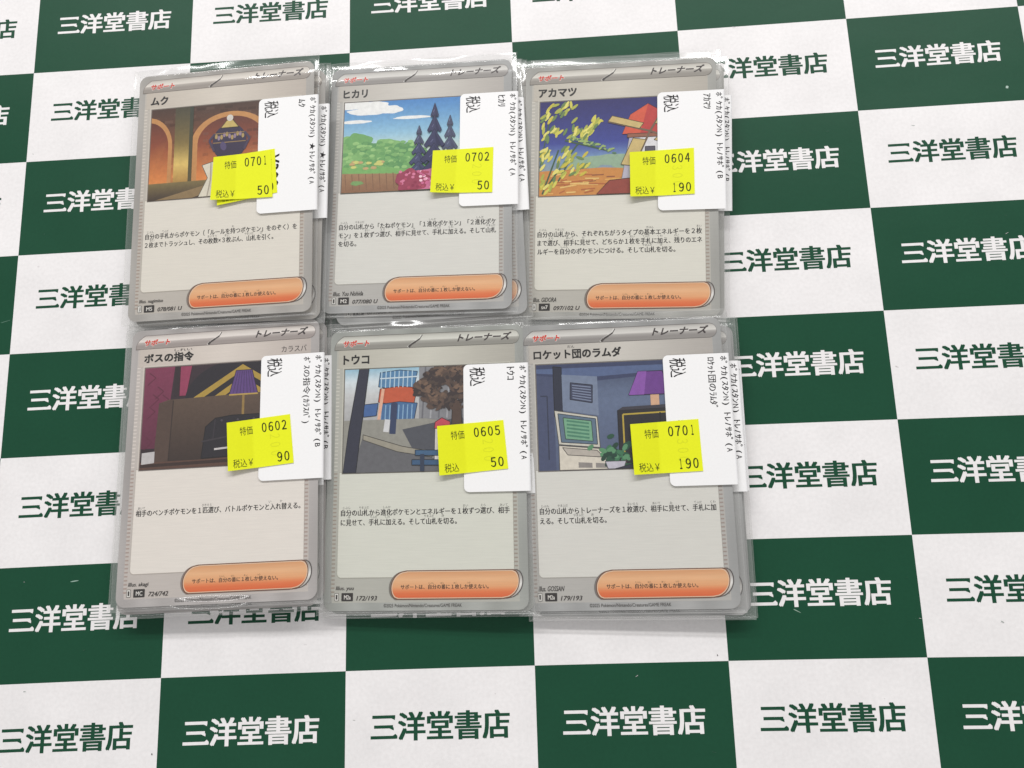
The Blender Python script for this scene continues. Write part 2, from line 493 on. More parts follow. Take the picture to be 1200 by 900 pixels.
def art_field():
    a = MB(.98); a.z = .085
    a.grid(au(0), av(1), au(1), av(0), 6, 20, lambda x, y: ramp([(0, (44, 42, 104)), (.45, (62, 72, 150)), (.6, (120, 150, 190)), (1, (190, 176, 120))], (av(0) - y) / SV))
    for cx, cy, rx in ((.45, .64, .16), (.3, .66, .12), (.56, .68, .12)):
        a.blob(au(cx), av(cy), SU * rx, SV * .06, (150, 176, 150), int(cx * 50)); 
    a.poly(AP([(0, .74), (.4, .72), (1, .78), (1, 1), (0, 1)]), (206, 140, 72))
    for k in range(60):
        u, v = rnd.uniform(.02, .95), rnd.uniform(.76, .98)
        a.line(AP([(u, v), (min(1, u + rnd.uniform(.03, .12)), v - rnd.uniform(-.01, .03))]), .45, rnd.choice([(226, 172, 92), (180, 104, 58), (232, 196, 120), (150, 92, 58)])); a.z -= .0027
    a.up()
    for (u0, v0, u1, v1) in ((.02, .98, .12, .52), (.05, .9, .26, .42), (.0, .7, .06, .2), (.16, .42, .44, .55), (.12, .85, .2, .6)):
        a.line(AP([(u0, v0), (u1, v1)]), .55, (64, 92, 66))
    for k in range(150):                               # feathery yellow leaves
        cu, cv, sp = rnd.choice([(.06, .14, .06), (.15, .08, .06), (.05, .33, .07), (.14, .32, .08), (.33, .26, .05), (.3, .34, .03), (.2, .6, .06), (.1, .7, .07), (.04, .55, .05), (.22, .74, .07), (.05, .88, .06), (.25, .38, .05)])
        u, v = max(.02, cu + rnd.gauss(0, sp * .6)), cv + rnd.gauss(0, sp * .8)
        ang = rnd.gauss(.9, .3)
        a.ell(au(u), av(min(.96, max(.04, v))), 1.5, .5, rnd.choice([(214, 206, 92), (232, 222, 122), (176, 180, 78), (110, 136, 80), (206, 190, 70)]), n=8, rot=ang); a.z -= .0027
    a.up()
    for k in range(26):
        t = k / 26
        a.ell(au(.2 + .28 * t), av(.40 + .16 * t + rnd.uniform(-.02, .02)), .8, .35, rnd.choice([(90, 126, 96), (156, 180, 110)]), n=7, rot=rnd.uniform(-1, 1)); a.z -= .0027
    a.up()
    # whitewashed windmill under a red cap
    a.olp(AP([(.50, 1), (.57, .36), (.79, .36), (.88, 1)]), (224, 222, 224))
    a.poly(AP([(.50, 1), (.57, .36), (.63, .36), (.60, 1)]), (184, 180, 194))
    a.olp(AP([(.52, .38), (.57, .18), (.68, .07), (.79, .18), (.84, .38)]), (192, 64, 62))
    a.poly(AP([(.52, .38), (.57, .18), (.68, .07), (.63, .38)]), (214, 92, 66))
    a.olp(AP([(.55, .38), (.81, .38), (.81, .42), (.55, .42)]), (150, 96, 74))
    for v in (.52, .72): a.olp(AP([(.66, v), (.72, v), (.72, v + .11), (.66, v + .11)]), (88, 84, 98))
    for dx, dy in ((-.26, -.12), (.24, .16), (-.10, .36), (.12, -.32)):
        x1, y1 = .69 + dx, .36 + dy
        a.line(AP([(.69, .36), (x1, max(.02, y1))]), .7, (120, 96, 78))
        nx, ny = -dy * .22, dx * .22
        a.olp(AP([(.69 + dx * .25, .36 + dy * .25), (x1, max(.02, y1)), (x1 + nx, max(.02, y1 + ny)), (.69 + dx * .25 + nx, .36 + dy * .25 + ny)]), (206, 182, 122))
    a.olp(AP([(.36, 1), (.44, .86), (.58, .84), (.62, 1)]), (150, 70, 58))
    return a

def art_parlour():
    a = MB(.98); a.z = .085
    a.grid(au(0), av(1), au(1), av(0), 4, 8, lambda x, y: ramp([(0, (58, 44, 52)), (1, (44, 34, 40))], (av(0) - y) / SV))
    a.poly(AP([(0, 0), (.19, 0), (.17, .34), (.12, .8), (0, .8)]), lambda x, y: ramp([(0, (128, 56, 84)), (1, (88, 38, 60))], (av(0) - y) / SV))
    for k in range(9):
        u, v = rnd.uniform(.01, .14), rnd.uniform(.04, .7)
        a.line(AP([(u, v), (u + .04, v + .05), (max(0, u - .01), v + .12)]), .3, (92, 36, 58)); a.z -= .0027
    a.up()
    a.poly(AP([(.19, 0), (.225, 0), (.225, .3), (.19, .3)]), (50, 38, 44))
    a.olp(AP([(.225, 0), (.3, 0), (.27, .3), (.225, .3)]), (150, 62, 92))
    a.ell(au(.62), av(.36), SU * .36, SV * .40, (40, 36, 44), a0=0, a1=180)
    for q, c in ((0, (176, 146, 66)), (1, (40, 36, 44)), (2, (176, 146, 66)), (3, (46, 40, 46))):  # zigzag inlay
        s = .06 * q
        a.poly(AP([(.30 + s * 1.1, .34), (.62, .02 + s), (.94 - s * 1.1, .34), (.94 - s * 1.1, .36), (.30 + s * 1.1, .36)]), c)
    a.poly(AP([(.10, .36), (.16, .33), (1, .30), (1, 1), (.08, 1)]), lambda x, y: ramp([(0, (96, 78, 66)), (.5, (70, 54, 48)), (1, (52, 40, 38))], ((av(0) - y) / SV - .3) / .7))
    a.poly(AP([(.10, .36), (.19, .33), (.17, 1), (.08, 1)]), (84, 66, 58))
    a.line(AP([(.19, .34), (.175, 1)]), .35, (54, 42, 38))
    # a tall violet-shaded standard lamp beside a dark club chair with a violet cushion
    a.line(AP([(.63, .30), (.63, .95)]), .8, (150, 122, 70))
    a.olp(AP([(.54, .32), (.58, .08), (.68, .08), (.72, .32)]), (96, 68, 128))
    for k in range(7): a.line(AP([(.592 + k * .013, .09), (.565 + k * .022, .31)]), .22, (74, 52, 100))
    a.line(AP([(.54, .32), (.72, .32)]), .5, (186, 156, 84))
    a.olp(AP([(.38, .92), (.40, .62), (.46, .54), (.56, .52), (.80, .52), (.92, .56), (.98, .9)]), (40, 37, 44))
    for u in (.50, .60, .70): a.ell(au(u), av(.565), .4, .4, (78, 72, 80), n=8)
    a.olp(AP([(.57, .84), (.57, .64), (.78, .64), (.78, .84)]), (104, 62, 128))
    a.line(AP([(.58, .66), (.66, .74), (.77, .82)]), .3, (140, 96, 164))
    a.line(AP([(.38, .76), (.56, .72)]), .5, (62, 56, 62)); a.line(AP([(.46, .55), (.45, .74)]), .4, (56, 50, 58))
    a.poly(AP([(.0, .93), (.4, .93), (1, .9), (1, 1), (0, 1)]), (92, 66, 56))
    a.poly(AP([(.0, .95), (1, .93), (1, .96), (0, .98)]), (58, 42, 38))
    a.line(AP([(.46, .84), (.55, .83), (.66, .84)]), .6, (206, 200, 200))
    a.poly(AP([(.01, .84), (.09, .83), (.09, .94), (.01, .95)]), (196, 192, 192))
    return a

def art_street():
    a = MB(.98); a.z = .085
    a.grid(au(0), av(1), au(1), av(0), 4, 8, lambda x, y: ramp([(0, (150, 190, 210)), (.15, (226, 230, 232)), (.3, (190, 190, 190)), (1, (150, 150, 152))], (av(0) - y) / SV))
    a.poly(AP([(.46, .0), (1, 0), (1, .6), (.46, .6)]), lambda x, y: ramp([(0, (140, 140, 144)), (1, (112, 112, 118))], (x - au(.46)) / (SU * .54)))
    for k in range(5): a.line(AP([(.5 + k * .05, 0), (.48 + k * .05, .5)]), .5, (166, 166, 170) if k % 2 else (110, 110, 116))
    for v0, v1, c in ((.02, .18, (86, 132, 172)), (.18, .33, (196, 92, 62)), (.33, .50, (74, 112, 156))):
        a.olp(AP([(.22, v0 + .02), (.34, v0), (.45, v0 + .02), (.43, v1 + .02), (.32, v1 + .03), (.21, v1)]), c)
    for k in range(8):
        u = .23 + k * .027
        a.line(AP([(u, .03), (u - .004, .19)]), .35, (180, 206, 222)); a.line(AP([(u, .36), (u - .004, .5)]), .35, (140, 176, 206))
    a.line(AP([(.22, .1), (.45, .09)]), .4, (206, 220, 228)); a.line(AP([(.24, .2), (.215, .5)]), 1.0, (226, 176, 150))
    a.olp(AP([(.12, .35), (.21, .34), (.2, .46), (.12, .47)]), (70, 104, 158))
    a.poly(AP([(.0, .5), (.5, .50), (1, .62), (1, 1), (0, 1)]), (150, 148, 140))
    a.poly(AP([(.12, .66), (.34, .78), (.6, .9), (.8, 1), (.05, 1)]), (104, 104, 108))
    a.olp(AP([(.12, .64), (.36, .76), (.55, .82), (.54, .87), (.33, .81), (.12, .69)]), (158, 152, 138))
    a.olp(AP([(.09, 0), (.15, 0), (.10, .7), (.08, 1), (0, 1), (.03, .6)]), (52, 54, 70))
    a.line(AP([(.27, .5), (.26, .62)]), 1.8, (212, 212, 214)); a.line(AP([(.31, .34), (.30, .64)]), 2.0, (54, 66, 98))
    a.poly(AP([(.36, .60), (.7, .5), (1, .55), (1, .85), (.7, .84), (.42, .78)]), (82, 84, 92))
    # a broad dark-brown tree, a white and red letter box and a blue bench under it
    a.olp(AP([(.665, .34), (.715, .34), (.73, .92), (.65, .92)]), (84, 66, 58))
    for p in ([(.68, .44), (.58, .28), (.50, .22)], [(.70, .40), (.76, .22), (.84, .10)], [(.69, .38), (.68, .2), (.64, .06)], [(.70, .42), (.80, .34), (.92, .28)]):
        a.line(AP(p), .8, (84, 66, 58))
    for k, (cx, cy, rx, ry) in enumerate(((.51, .22, .075, .10), (.60, .09, .10, .10), (.59, .33, .085, .08), (.73, .07, .11, .09), (.86, .12, .11, .12), (.74, .25, .09, .09), (.90, .32, .10, .10))):
        a.blob(au(cx), av(cy), SU * rx, SV * ry, (62, 51, 51), k, n=50, spikes=.14, amp=.25)
        a.leaves(au(cx), av(cy), SU * rx * 1.08, SV * ry * 1.08, 60, [(80, 66, 60), (60, 50, 50), (94, 75, 66)], 1.2, 31 + k)
        a.leaves(au(cx - .015), av(cy - .03), SU * rx * .6, SV * ry * .55, 18, [(120, 96, 80), (104, 84, 72)], 1.0, 51 + k)
    a.olp(AP([(.555, .90), (.56, .56), (.65, .54), (.65, .90)]), (222, 216, 214))
    a.olp(AP([(.555, .60), (.56, .54), (.60, .50), (.65, .54), (.65, .60)]), (196, 76, 90))
    a.poly(AP([(.58, .66), (.63, .66), (.63, .69), (.58, .69)]), (70, 64, 70))
    a.olp(AP([(.44, .80), (.88, .82), (.88, .87), (.44, .85)]), (66, 100, 134))
    a.olp(AP([(.42, .89), (.90, .91), (.90, .96), (.42, .94)]), (60, 92, 126))
    for u in (.47, .84): a.poly(AP([(u, .84), (u + .025, .84), (u + .025, 1), (u, 1)]), (50, 62, 84))
    return a

def art_lab():
    a = MB(.98); a.z = .085
    a.grid(au(0), av(1), au(1), av(0), 4, 8, lambda x, y: ramp([(0, (58, 66, 92)), (.3, (104, 118, 146)), (1, (84, 94, 122))], (av(0) - y) / SV))
    a.poly(AP([(0, 0), (1, 0), (1, .10), (.36, .17), (0, .10)]), (60, 68, 100))
    a.poly(AP([(0, .04), (1, .04), (1, .08), (.36, .13), (0, .08)]), (88, 104, 142))
    a.poly(AP([(0, .1), (.1, .12), (.1, 1), (0, 1)]), (74, 82, 112)); a.olp(AP([(.1, .02), (.15, .03), (.15, .5), (.1, .5)]), (44, 48, 66))
    a.line(AP([(.02, .3), (.06, .3), (.06, .9)]), .4, (50, 56, 78))
    a.poly(AP([(.36, .13), (.36, .5), (.15, .44), (.15, .1)]), (122, 134, 158))
    a.olp(AP([(.20, .18), (.33, .21), (.325, .38), (.195, .34)]), (62, 68, 92))
    for k in range(6): a.line(AP([(.21, .205 + k * .024), (.32, .23 + k * .026)]), .35, (128, 138, 164))
    a.olp(AP([(.78, .14), (1, .1), (1, .6), (.74, .56)]), (98, 112, 128))
    a.poly(AP([(.98, .12), (.78, .4), (1, .5)]), (150, 166, 172))
    # computer on a desk
    a.olp(AP([(.10, .44), (.35, .51), (.36, .80), (.12, .76)]), (206, 202, 190))
    a.olp(AP([(.12, .47), (.34, .53), (.345, .77), (.135, .74)]), (96, 116, 136))
    a.olp(AP([(.15, .51), (.315, .55), (.32, .74), (.16, .71)]), (122, 172, 140))
    for k in range(5): a.line(AP([(.17, .54 + k * .034), (.30, .572 + k * .034)]), .55, (78, 132, 108))
    a.olp(AP([(.12, .77), (.36, .81), (.42, .90), (.42, 1), (.12, 1)]), (218, 210, 196))
    a.olp(AP([(.14, .79), (.34, .825), (.38, .89), (.17, .86)]), (186, 178, 168))
    a.poly(AP([(.23, .93), (.31, .94), (.31, .985), (.23, .98)]), (146, 140, 136)); a.poly(AP([(.33, .94), (.40, .95), (.40, .99), (.33, .985)]), (146, 140, 136))
    # black steel cabinet with yellow trim, a violet-shaded lamp standing on it, a potted plant in front
    a.poly(AP([(.665, .46), (.665, .32), (.715, .32), (.715, .46)]), (212, 170, 138))
    a.olp(AP([(.54, .32), (.60, .10), (.74, .10), (.80, .32)]), (112, 64, 142))
    a.poly(AP([(.54, .32), (.60, .10), (.65, .10), (.63, .32)]), (140, 86, 170))
    a.olp(AP([(.47, 1), (.47, .46), (.96, .44), (.98, 1)]), (40, 38, 44))
    a.poly(AP([(.47, .46), (.50, .43), (.94, .41), (.96, .44)]), (62, 60, 70))
    a.line(AP([(.50, .96), (.50, .50), (.93, .48), (.93, .96)]), .5, (186, 162, 66))
    a.line(AP([(.715, .49), (.715, .96)]), .4, (20, 20, 24))
    for u in (.69, .74): a.poly(AP([(u - .008, .64), (u + .008, .64), (u + .008, .74), (u - .008, .74)]), (176, 84, 66))
    for k in range(46):
        u, v = rnd.gauss(.44, .045), rnd.gauss(.86, .07)
        a.ell(au(u), av(min(.98, max(.70, v))), 1.2, .7, rnd.choice([(62, 118, 84), (38, 84, 62), (92, 146, 106), (28, 66, 52)]), n=8, rot=rnd.uniform(-1, 1)); a.z -= .0027
    a.up()
    a.olp(AP([(.385, .93), (.505, .93), (.49, 1), (.40, 1)]), (196, 192, 204))
    a.olp(AP([(.44, 1), (.62, .93), (1, .93), (1, 1)]), (48, 50, 66))
    return a

# ------------------------------------------------------------------ the printed card
READ = [("枚数", "まいすう"), ("自分", "じぶん"), ("山札", "やまふだ"), ("手札", "てふだ"), ("相手", "あいて"), ("進化", "しんか"), ("基本", "きほん"),
        ("匹選", "ぴきえら"), ("枚選", "まいえら"), ("枚", "まい"), ("選", "えら"), ("見", "み"), ("加", "くわ"), ("切", "き"), ("引", "ひ"), ("持", "も"), ("残", "のこ"),
        ("入", "い"), ("替", "か"), ("番", "ばん"), ("使", "つか"), ("指令", "しれい"), ("団", "だん")]
RX = re.compile("|".join(k for k, _ in READ)); RD = dict(READ)
TXT = (22, 20, 20)
def cw_(ch): return .56 if ord(ch) < 0x100 else 1.0
def ruby_row(mb, s, x0, x1, yc, em, col, bold=0.0, ruby=None):
    mb.row(s.translate(WIDE), x0, x1, yc, em, col, bold)
    s = s.translate(WIDE)
    tot = sum(cw_(c) for c in s); k = (x1 - x0) / tot
    for m in RX.finditer(s):
        a = x0 + k * sum(cw_(c) for c in s[:m.start()]); b = a + k * sum(cw_(c) for c in m.group())
        r = RD[m.group()]; w = min(len(r) * em * .36, (b - a) * 1.25); c = (a + b) / 2
        mb.z -= .003
        mb.row(r, c - w / 2, c + w / 2, yc + em * .74, em * .42, col, 0.0)

def make_card(sp):
    g = MB(.98)                                        # greys are the printed silver
    warm = sp.get("warm", (0, 0, 0))
    def T(c): return tuple(max(0, min(255, c[i] + warm[i])) for i in range(3))
    out = rrect(-31.5, -44, 31.5, 44, 3.0)
    slab(g, out, -.30, 0, (196, 194, 190), top=False)
    g.z = 0
    # silver border with its soft foil bands
    rows = []
    def edge(y):
        d = 44 - abs(y)
        return 31.5 if d >= 3 else 28.5 + math.sqrt(max(0, 9 - (3 - d) ** 2))
    ys = [-44 + 88 * (1 - math.cos(math.pi * k / 60)) / 2 for k in range(61)]
    def foil(x, y):
        q = 8 * math.sin(y * .11 + x * .05) + 7 * math.sin(x * .5)
        b = 164 + q
        return T((b, b, b - 1))
    g.strips([(y, -edge(y), edge(y)) for y in ys], foil, nx=26)
    # inner ground
    g.strips([(y, -31.5 + 2.2 + (0 if y > -41 else .4), 31.5 - 2.7) for y in [-41.6 + k * 4.0 for k in range(20)] + [37.4]], lambda x, y: T((184, 181, 176)), nx=2)
    # perforation ticks down both sides
    for k in range(60):
        y = 31.0 - k * 1.2
        for x in (-29.25, 27.35):
            c = T((160, 146, 139)) if y < -2 else T((206, 202, 196))
            g.poly([(x, y), (x + 1.1, y), (x + 1.1, y + .42), (x, y + .42)], c, g.z); g.z -= .0027
    g.up(); g.up()
    # name panel
    g.grid(lx(2.8), ly(-12.6), lx(60.2), ly(-6.2), 10, 3, lambda x, y: T(ramp([(0, (188, 182, 174)), (.5, (208, 203, 195)), (1, (178, 172, 166))], (x + 28) / 57)))
    g.grid(lx(4.3), ly(-47.2), lx(58.7), ly(-12.2), 8, 4, lambda x, y: T((198, 194, 186)))
    # rules panel
    g.poly(rrect(lx(3.9), ly(-78.4), lx(58.9), ly(-45.9), (1.4, 1.4, 0, 0)), T((170, 166, 158)))
    g.poly(rrect(lx(4.05), ly(-78.15), lx(58.75), ly(-46.1), (1.3, 1.3, 0, 0)), T((219, 217, 210)))
    # name, rules
    n0, nw = sp["name"]
    g.text(n0, lx(4.4), ly(-11.3), lx(4.4 + nw), ly(-8.1), (24, 22, 22), bold=.037)
    if "指令" in n0:
        g.row("しれい", lx(14.6), lx(20.6), ly(-7.4), 1.0, TXT, .01)
    if "団" in n0:
        g.row("だん", lx(15.2), lx(17.4), ly(-7.4), 1.0, TXT, .01)
    if sp.get("side"):
        g.text(sp["side"], lx(50.6), ly(-10.6), lx(58.9), ly(-8.5), (62, 54, 54), bold=.008)
    for k, (s, w) in enumerate(sp["rules"]):
        ruby_row(g, s, lx(4.8), lx(4.8 + w), ly(sp.get("y", -58.6) - 2.95 * k), 2.15, TXT, .028)
    # set marks
    g.text("Illus. " + sp["illus"], lx(3.8), ly(-82.2), lx(3.8 + sp["iw"]), ly(-80.7), (44, 40, 38), bold=.02, shear=.2)
    g.poly(rrect(lx(3.4), ly(-85.05), lx(4.75), ly(-82.7), .2, 2), (96, 92, 88))
    g.poly(rrect(lx(3.55), ly(-84.9), lx(4.6), ly(-82.85), .15, 2), (226, 224, 218))
    g.text(sp["mark"], lx(3.8), ly(-84.6), lx(4.35), ly(-83.2), (60, 56, 54), bold=.02)
    g.poly(rrect(lx(5.6), ly(-85.1), lx(9.2), ly(-82.7), .15, 2), (46, 42, 40))
    g.text(sp["set"], lx(6.4), ly(-84.6), lx(8.5), ly(-83.3), (226, 222, 216), bold=.02)
    g.text(sp["no"], lx(10.4), ly(-84.95), lx(10.4 + sp["nw"]), ly(-83.6), (52, 46, 44), bold=.02, shear=.25)
    g.text(sp["copy"], lx(18.8), ly(-87.0), lx(42.8), ly(-85.95), (78, 74, 72), bold=.006)
    card = g.build("card", M_CARD)
    # picture
    a = sp["art"]()
    a.v = [(min(au(1), max(au(0), p[0])), min(av(0), max(av(1), p[1])), p[2]) for p in a.v]
    fr = MB(.9); fr.z = .075
    fr.poly([(au(0) - .35, av(1) - .35), (au(1) + .35, av(1) - .35), (au(1) + .35, av(0) + .35), (au(0) - .35, av(0) + .35)], T((120, 114, 110)))
    base = len(a.v)
    a.v += fr.v; a.c += fr.c; a.f += [tuple(i + base for i in f) for f in fr.f]; a.m += fr.m
    a.build("artwork", M_ART, card)
    # title bar: silver pill, cut slantwise at its left end
    t = MB(.95); t.z = .075
    def bar(y, e):
        top, bot = ly(-1.95) + e, ly(-6.35) - e
        q = (top - y) / (top - bot)
        left = lx(1.5) + 3.0 * (1 - min(1, q / .9)) ** 2.2 - e
        rr = (top - bot) / 2; c = (top + bot) / 2
        right = lx(61.7) - rr + math.sqrt(max(0, rr * rr - (y - c) ** 2)) + e * .6
        return (y, left, right)
    ys = [ly(-6.45) + (4.6) * k / 14 for k in range(15)]
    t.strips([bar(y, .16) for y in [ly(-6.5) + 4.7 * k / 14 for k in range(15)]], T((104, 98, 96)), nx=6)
    t.strips([bar(y, 0) for y in [ly(-6.34) + 4.38 * k / 16 for k in range(17)]],
             lambda x, y: T(ramp([(0, (150, 146, 142)), (.25, (150, 145, 142)), (.48, (176, 172, 168)), (.56, (224, 221, 216)), (.85, (206, 203, 198)), (1, (176, 172, 168))], (y - ly(-6.34)) / 4.38)), nx=8)
    t.up()
    t.text("サポート", lx(4.2), ly(-5.35), lx(13.0), ly(-3.25), (240, 234, 228), bold=.06, shear=.22, grow=.16)
    t.text("サポート", lx(4.2), ly(-5.35), lx(13.0), ly(-3.25), (212, 54, 30), bold=.04, shear=.22)
    t.text("トレーナーズ", lx(42.2), ly(-5.1), lx(59.0), ly(-2.5), (66, 58, 58), bold=.035, shear=.35)
    cur = [(25.9, -6.2), (26.7, -5.4), (28.2, -4.5), (29.6, -3.6), (30.4, -2.3)]
    t.line([(lx(x) - .3, ly(y)) for x, y in cur], .5, T((226, 224, 220)))
    for k, w in enumerate((.75, .6, .45, .25)):
        t.line([(lx(x), ly(y)) for x, y in cur[k:k + 2]], w, (70, 64, 62)); t.z -= .0027
    t.build("title_bar", M_CARD, card)
    # orange rule banner
    o = MB(.97); o.z = .075
    def ban(y, dx, e):
        top, bot = ly(-76.5) + e, ly(-84.5) - e
        q = max(0, min(1, (top - y) / (top - bot)))            # 0 top, 1 bottom
        def end(q):                                            # big curve towards one corner, tight one at the other
            r1, r2 = .62, .38
            if q < r1: return 4.9 * (1 - math.sqrt(max(0, 1 - ((r1 - q) / r1) ** 2)))
            return 1.9 * (1 - math.sqrt(max(0, 1 - ((q - r1) / r2) ** 2)))
        return (y, lx(21.2) + dx - e + end(q), lx(60.1) + dx + e - end(1 - q))
    ro = lambda e, n: [ly(-84.5) - e + (8.0 + 2 * e) * k / n for k in range(n + 1)]
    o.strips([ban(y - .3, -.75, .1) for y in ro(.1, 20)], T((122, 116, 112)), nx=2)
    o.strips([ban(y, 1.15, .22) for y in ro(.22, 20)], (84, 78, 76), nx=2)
    o.strips([ban(y, 1.0, .05) for y in ro(.05, 20)], lambda x, y: ramp([(0, (176, 172, 166)), (.3, (206, 202, 196)), (.5, (236, 234, 230)), (.8, (176, 172, 168)), (1, (150, 146, 142))], (y - ly(-84.5)) / 8), nx=2)
    o.strips([ban(y, 0, .30) for y in ro(.30, 22)], (112, 74, 54), nx=2)
    o.strips([ban(y, 0, .02) for y in ro(.02, 22)], (226, 196, 168), nx=2)
    o.strips([ban(y, 0, -.22) for y in ro(-.22, 26)], lambda x, y: ramp([(0, (220, 100, 52)), (.22, (228, 122, 72)), (.42, (232, 168, 118)), (.7, (235, 184, 138)), (1, (216, 156, 110))], (y - ly(-84.5)) / 8), nx=6)
    ruby_row(o, "サポートは、自分の番に1枚しか使えない。", lx(24.0), lx(51.0), ly(-81.1), 1.5, (36, 20, 14), .026)
    o.build("rule_banner", M_CARD, card)
    return card

# ------------------------------------------------------------------ sleeve, label, stickers
SX0, SX1, SY0, SY1 = -33.8, 33.3, -45.4, 46.6
def make_sleeve(seed, depth, lip=1.0, dents=()):
    s = MB(); r = random.Random(seed); off = Vector((seed * 3.7, seed * 1.3, 0))
    def fz(x, y):
        # distance outside the card
        dx = max(-31.5 - x, x - 31.5, 0); dy0 = max(-44 - y, 0); dy1 = max(y - 44, 0)
        ed = min(x - SX0, SX1 - x, y - SY0)               # to the welded edges
        z = .40 + .05 * noise.noise(Vector((x * .07, y * .05, 0)) + off)
        z -= .50 * min(1, max(dx / 2.0, dy0 / 1.4)) ** 1.5
        u = max(0.0, min(1.0, (y - 38.0) / 8.6)); us = u * u * (3 - 2 * u)
        wv = noise.noise(Vector((x * .05, y * .10, 5)) + off); w2 = noise.noise(Vector((x * .13, y * .20, 9)) + off)
        z -= us * (.52 + .55 * wv) * 1.0
        z += lip * u * u * .30 * w2
        for cx, cy, rx, ry, h in dents:
            q = ((x - cx) / rx) ** 2 + ((y - cy) / ry) ** 2
            if q < 1: z += h * (1 - q) ** 2
        # soft buckles running in from the side seams
        sd = max(0.0, 1 - (min(x - SX0, SX1 - x)) / 6.0)
        z += sd * .10 * noise.noise(Vector((x * .15, y * .09, 2)) + off)
        return max(z, .30) if (abs(x) < 31.6 and y < 44 and y > -44) else z
    def fb(x, y):
        a = max(0, min(1, (x - SX0) / 5, (SX1 - x) / 5)); b = max(0, min(1, (y - SY0) / 5, (SY1 - y) / 5))
        return -.40 - depth * min(a, b) ** .6
    def spread(a, b, m0, m1, fine, coarse):
        p = [a + fine * k for k in range(int(m0 / fine))]
        q = [b - fine * k for k in range(int(m1 / fine))][::-1]
        n = max(1, round((q[0] - p[-1]) / coarse))
        return p + [p[-1] + (q[0] - p[-1]) * k / n for k in range(1, n)] + q
    xs = spread(SX0, SX1, 4.2, 4.2, .35, 1.4)
    ys = spread(SY0, SY1, 4.2, 11.0, .35, 1.6)
    nx, ny = len(xs) - 1, len(ys) - 1
    for side, fn in ((0, fz), (1, fb)):
        base = len(s.v)
        for b, y in enumerate(ys):
            for a, x in enumerate(xs):
                onseam = a in (0, nx) or b == 0
                z = fn(x, y)
                if onseam: z = -.12 + .02 * noise.noise(Vector((x * .2, y * .12, 1)) + off)
                elif side == 1 and b == ny: z = min(z, -.25)
                s.v.append((x, y, z)); s.c.append((1, 1, 1, 1))
        for b in range(ny):
            for a in range(nx):
                k = base + b * (nx + 1) + a
                s.f.append((k, k + 1, k + nx + 2, k + nx + 1) if side == 0 else (k + nx + 1, k + nx + 2, k + 1, k))
                x, y = xs[a], ys[b]
                inside = -31.4 < x < 30.4 and -44 < y < 42.8
                s.m.append(3 if side else (2 if (a in (0, nx - 1) or b == 0 or b == ny - 1) else (0 if inside else 1)))
    return s.build("sleeve", [M_FILM, M_RIM, M_SEAM, M_BACK], smooth=True)

LINE1 = "ﾎﾟｹｶ(ｽﾀﾝN) ﾄﾚ/ｻﾎﾟ("
def make_label(sp):
    """white price label, folded over the sleeve's right edge"""
    x0, y1, x1, y0 = sp["label"]                      # left, top, right, bottom in card mm
    m = MB(.97)
    zt = .62
    P = rrect(x0, y0, x1, y1, (1.6, 0, 0, 1.6), 6)
    slab(m, P, zt - .12, zt, (247, 246, 246))
    # the fold round the sleeve edge
    n = 5
    i = len(m.v)
    for k in range(n + 1):
        t = math.radians(100 * k / n)
        for y in (y0, y1):
            m.v.append((x1 + .55 * math.sin(t), y, zt - .55 + .55 * math.cos(t))); m.c.append(lin((240, 239, 240), m.k))
    for k in range(n):
        m.f.append((i + 2 * k, i + 2 * k + 2, i + 2 * k + 3, i + 2 * k + 1)); m.m.append(0)
    m.z = zt + .008
    K = (22, 20, 22)
    m.text("税込", x0 + 1.9, y1 - 7.0, x0 + 7.0, y1 - 1.0, K, bold=.014, cw=True)
    s = LINE1 + sp["grade"]
    if sp.get("star"): s = s.replace(" ", " ★")
    L1 = 31.0 if sp.get("star") else 29.6
    m.text(s, x1 - 2.7, y1 - .9 - L1, x1 - .1, y1 - .9, K, bold=.016, cw=True, mono=True)
    nm, nl = sp["kana"]
    m.text(nm, x1 - (6.3 if len(nm) < 12 else 6.6), y1 - 1.2 - nl, x1 - 3.8, y1 - 1.2, K, bold=.016, cw=True, mono=True)
    m.text("¥" + sp["old"], x0 + 2.2, y1 - 32.0, x0 + 7.6, y1 - 20.2, K, bold=.02, cw=True)
    return m.build("price_label", M_LABEL)

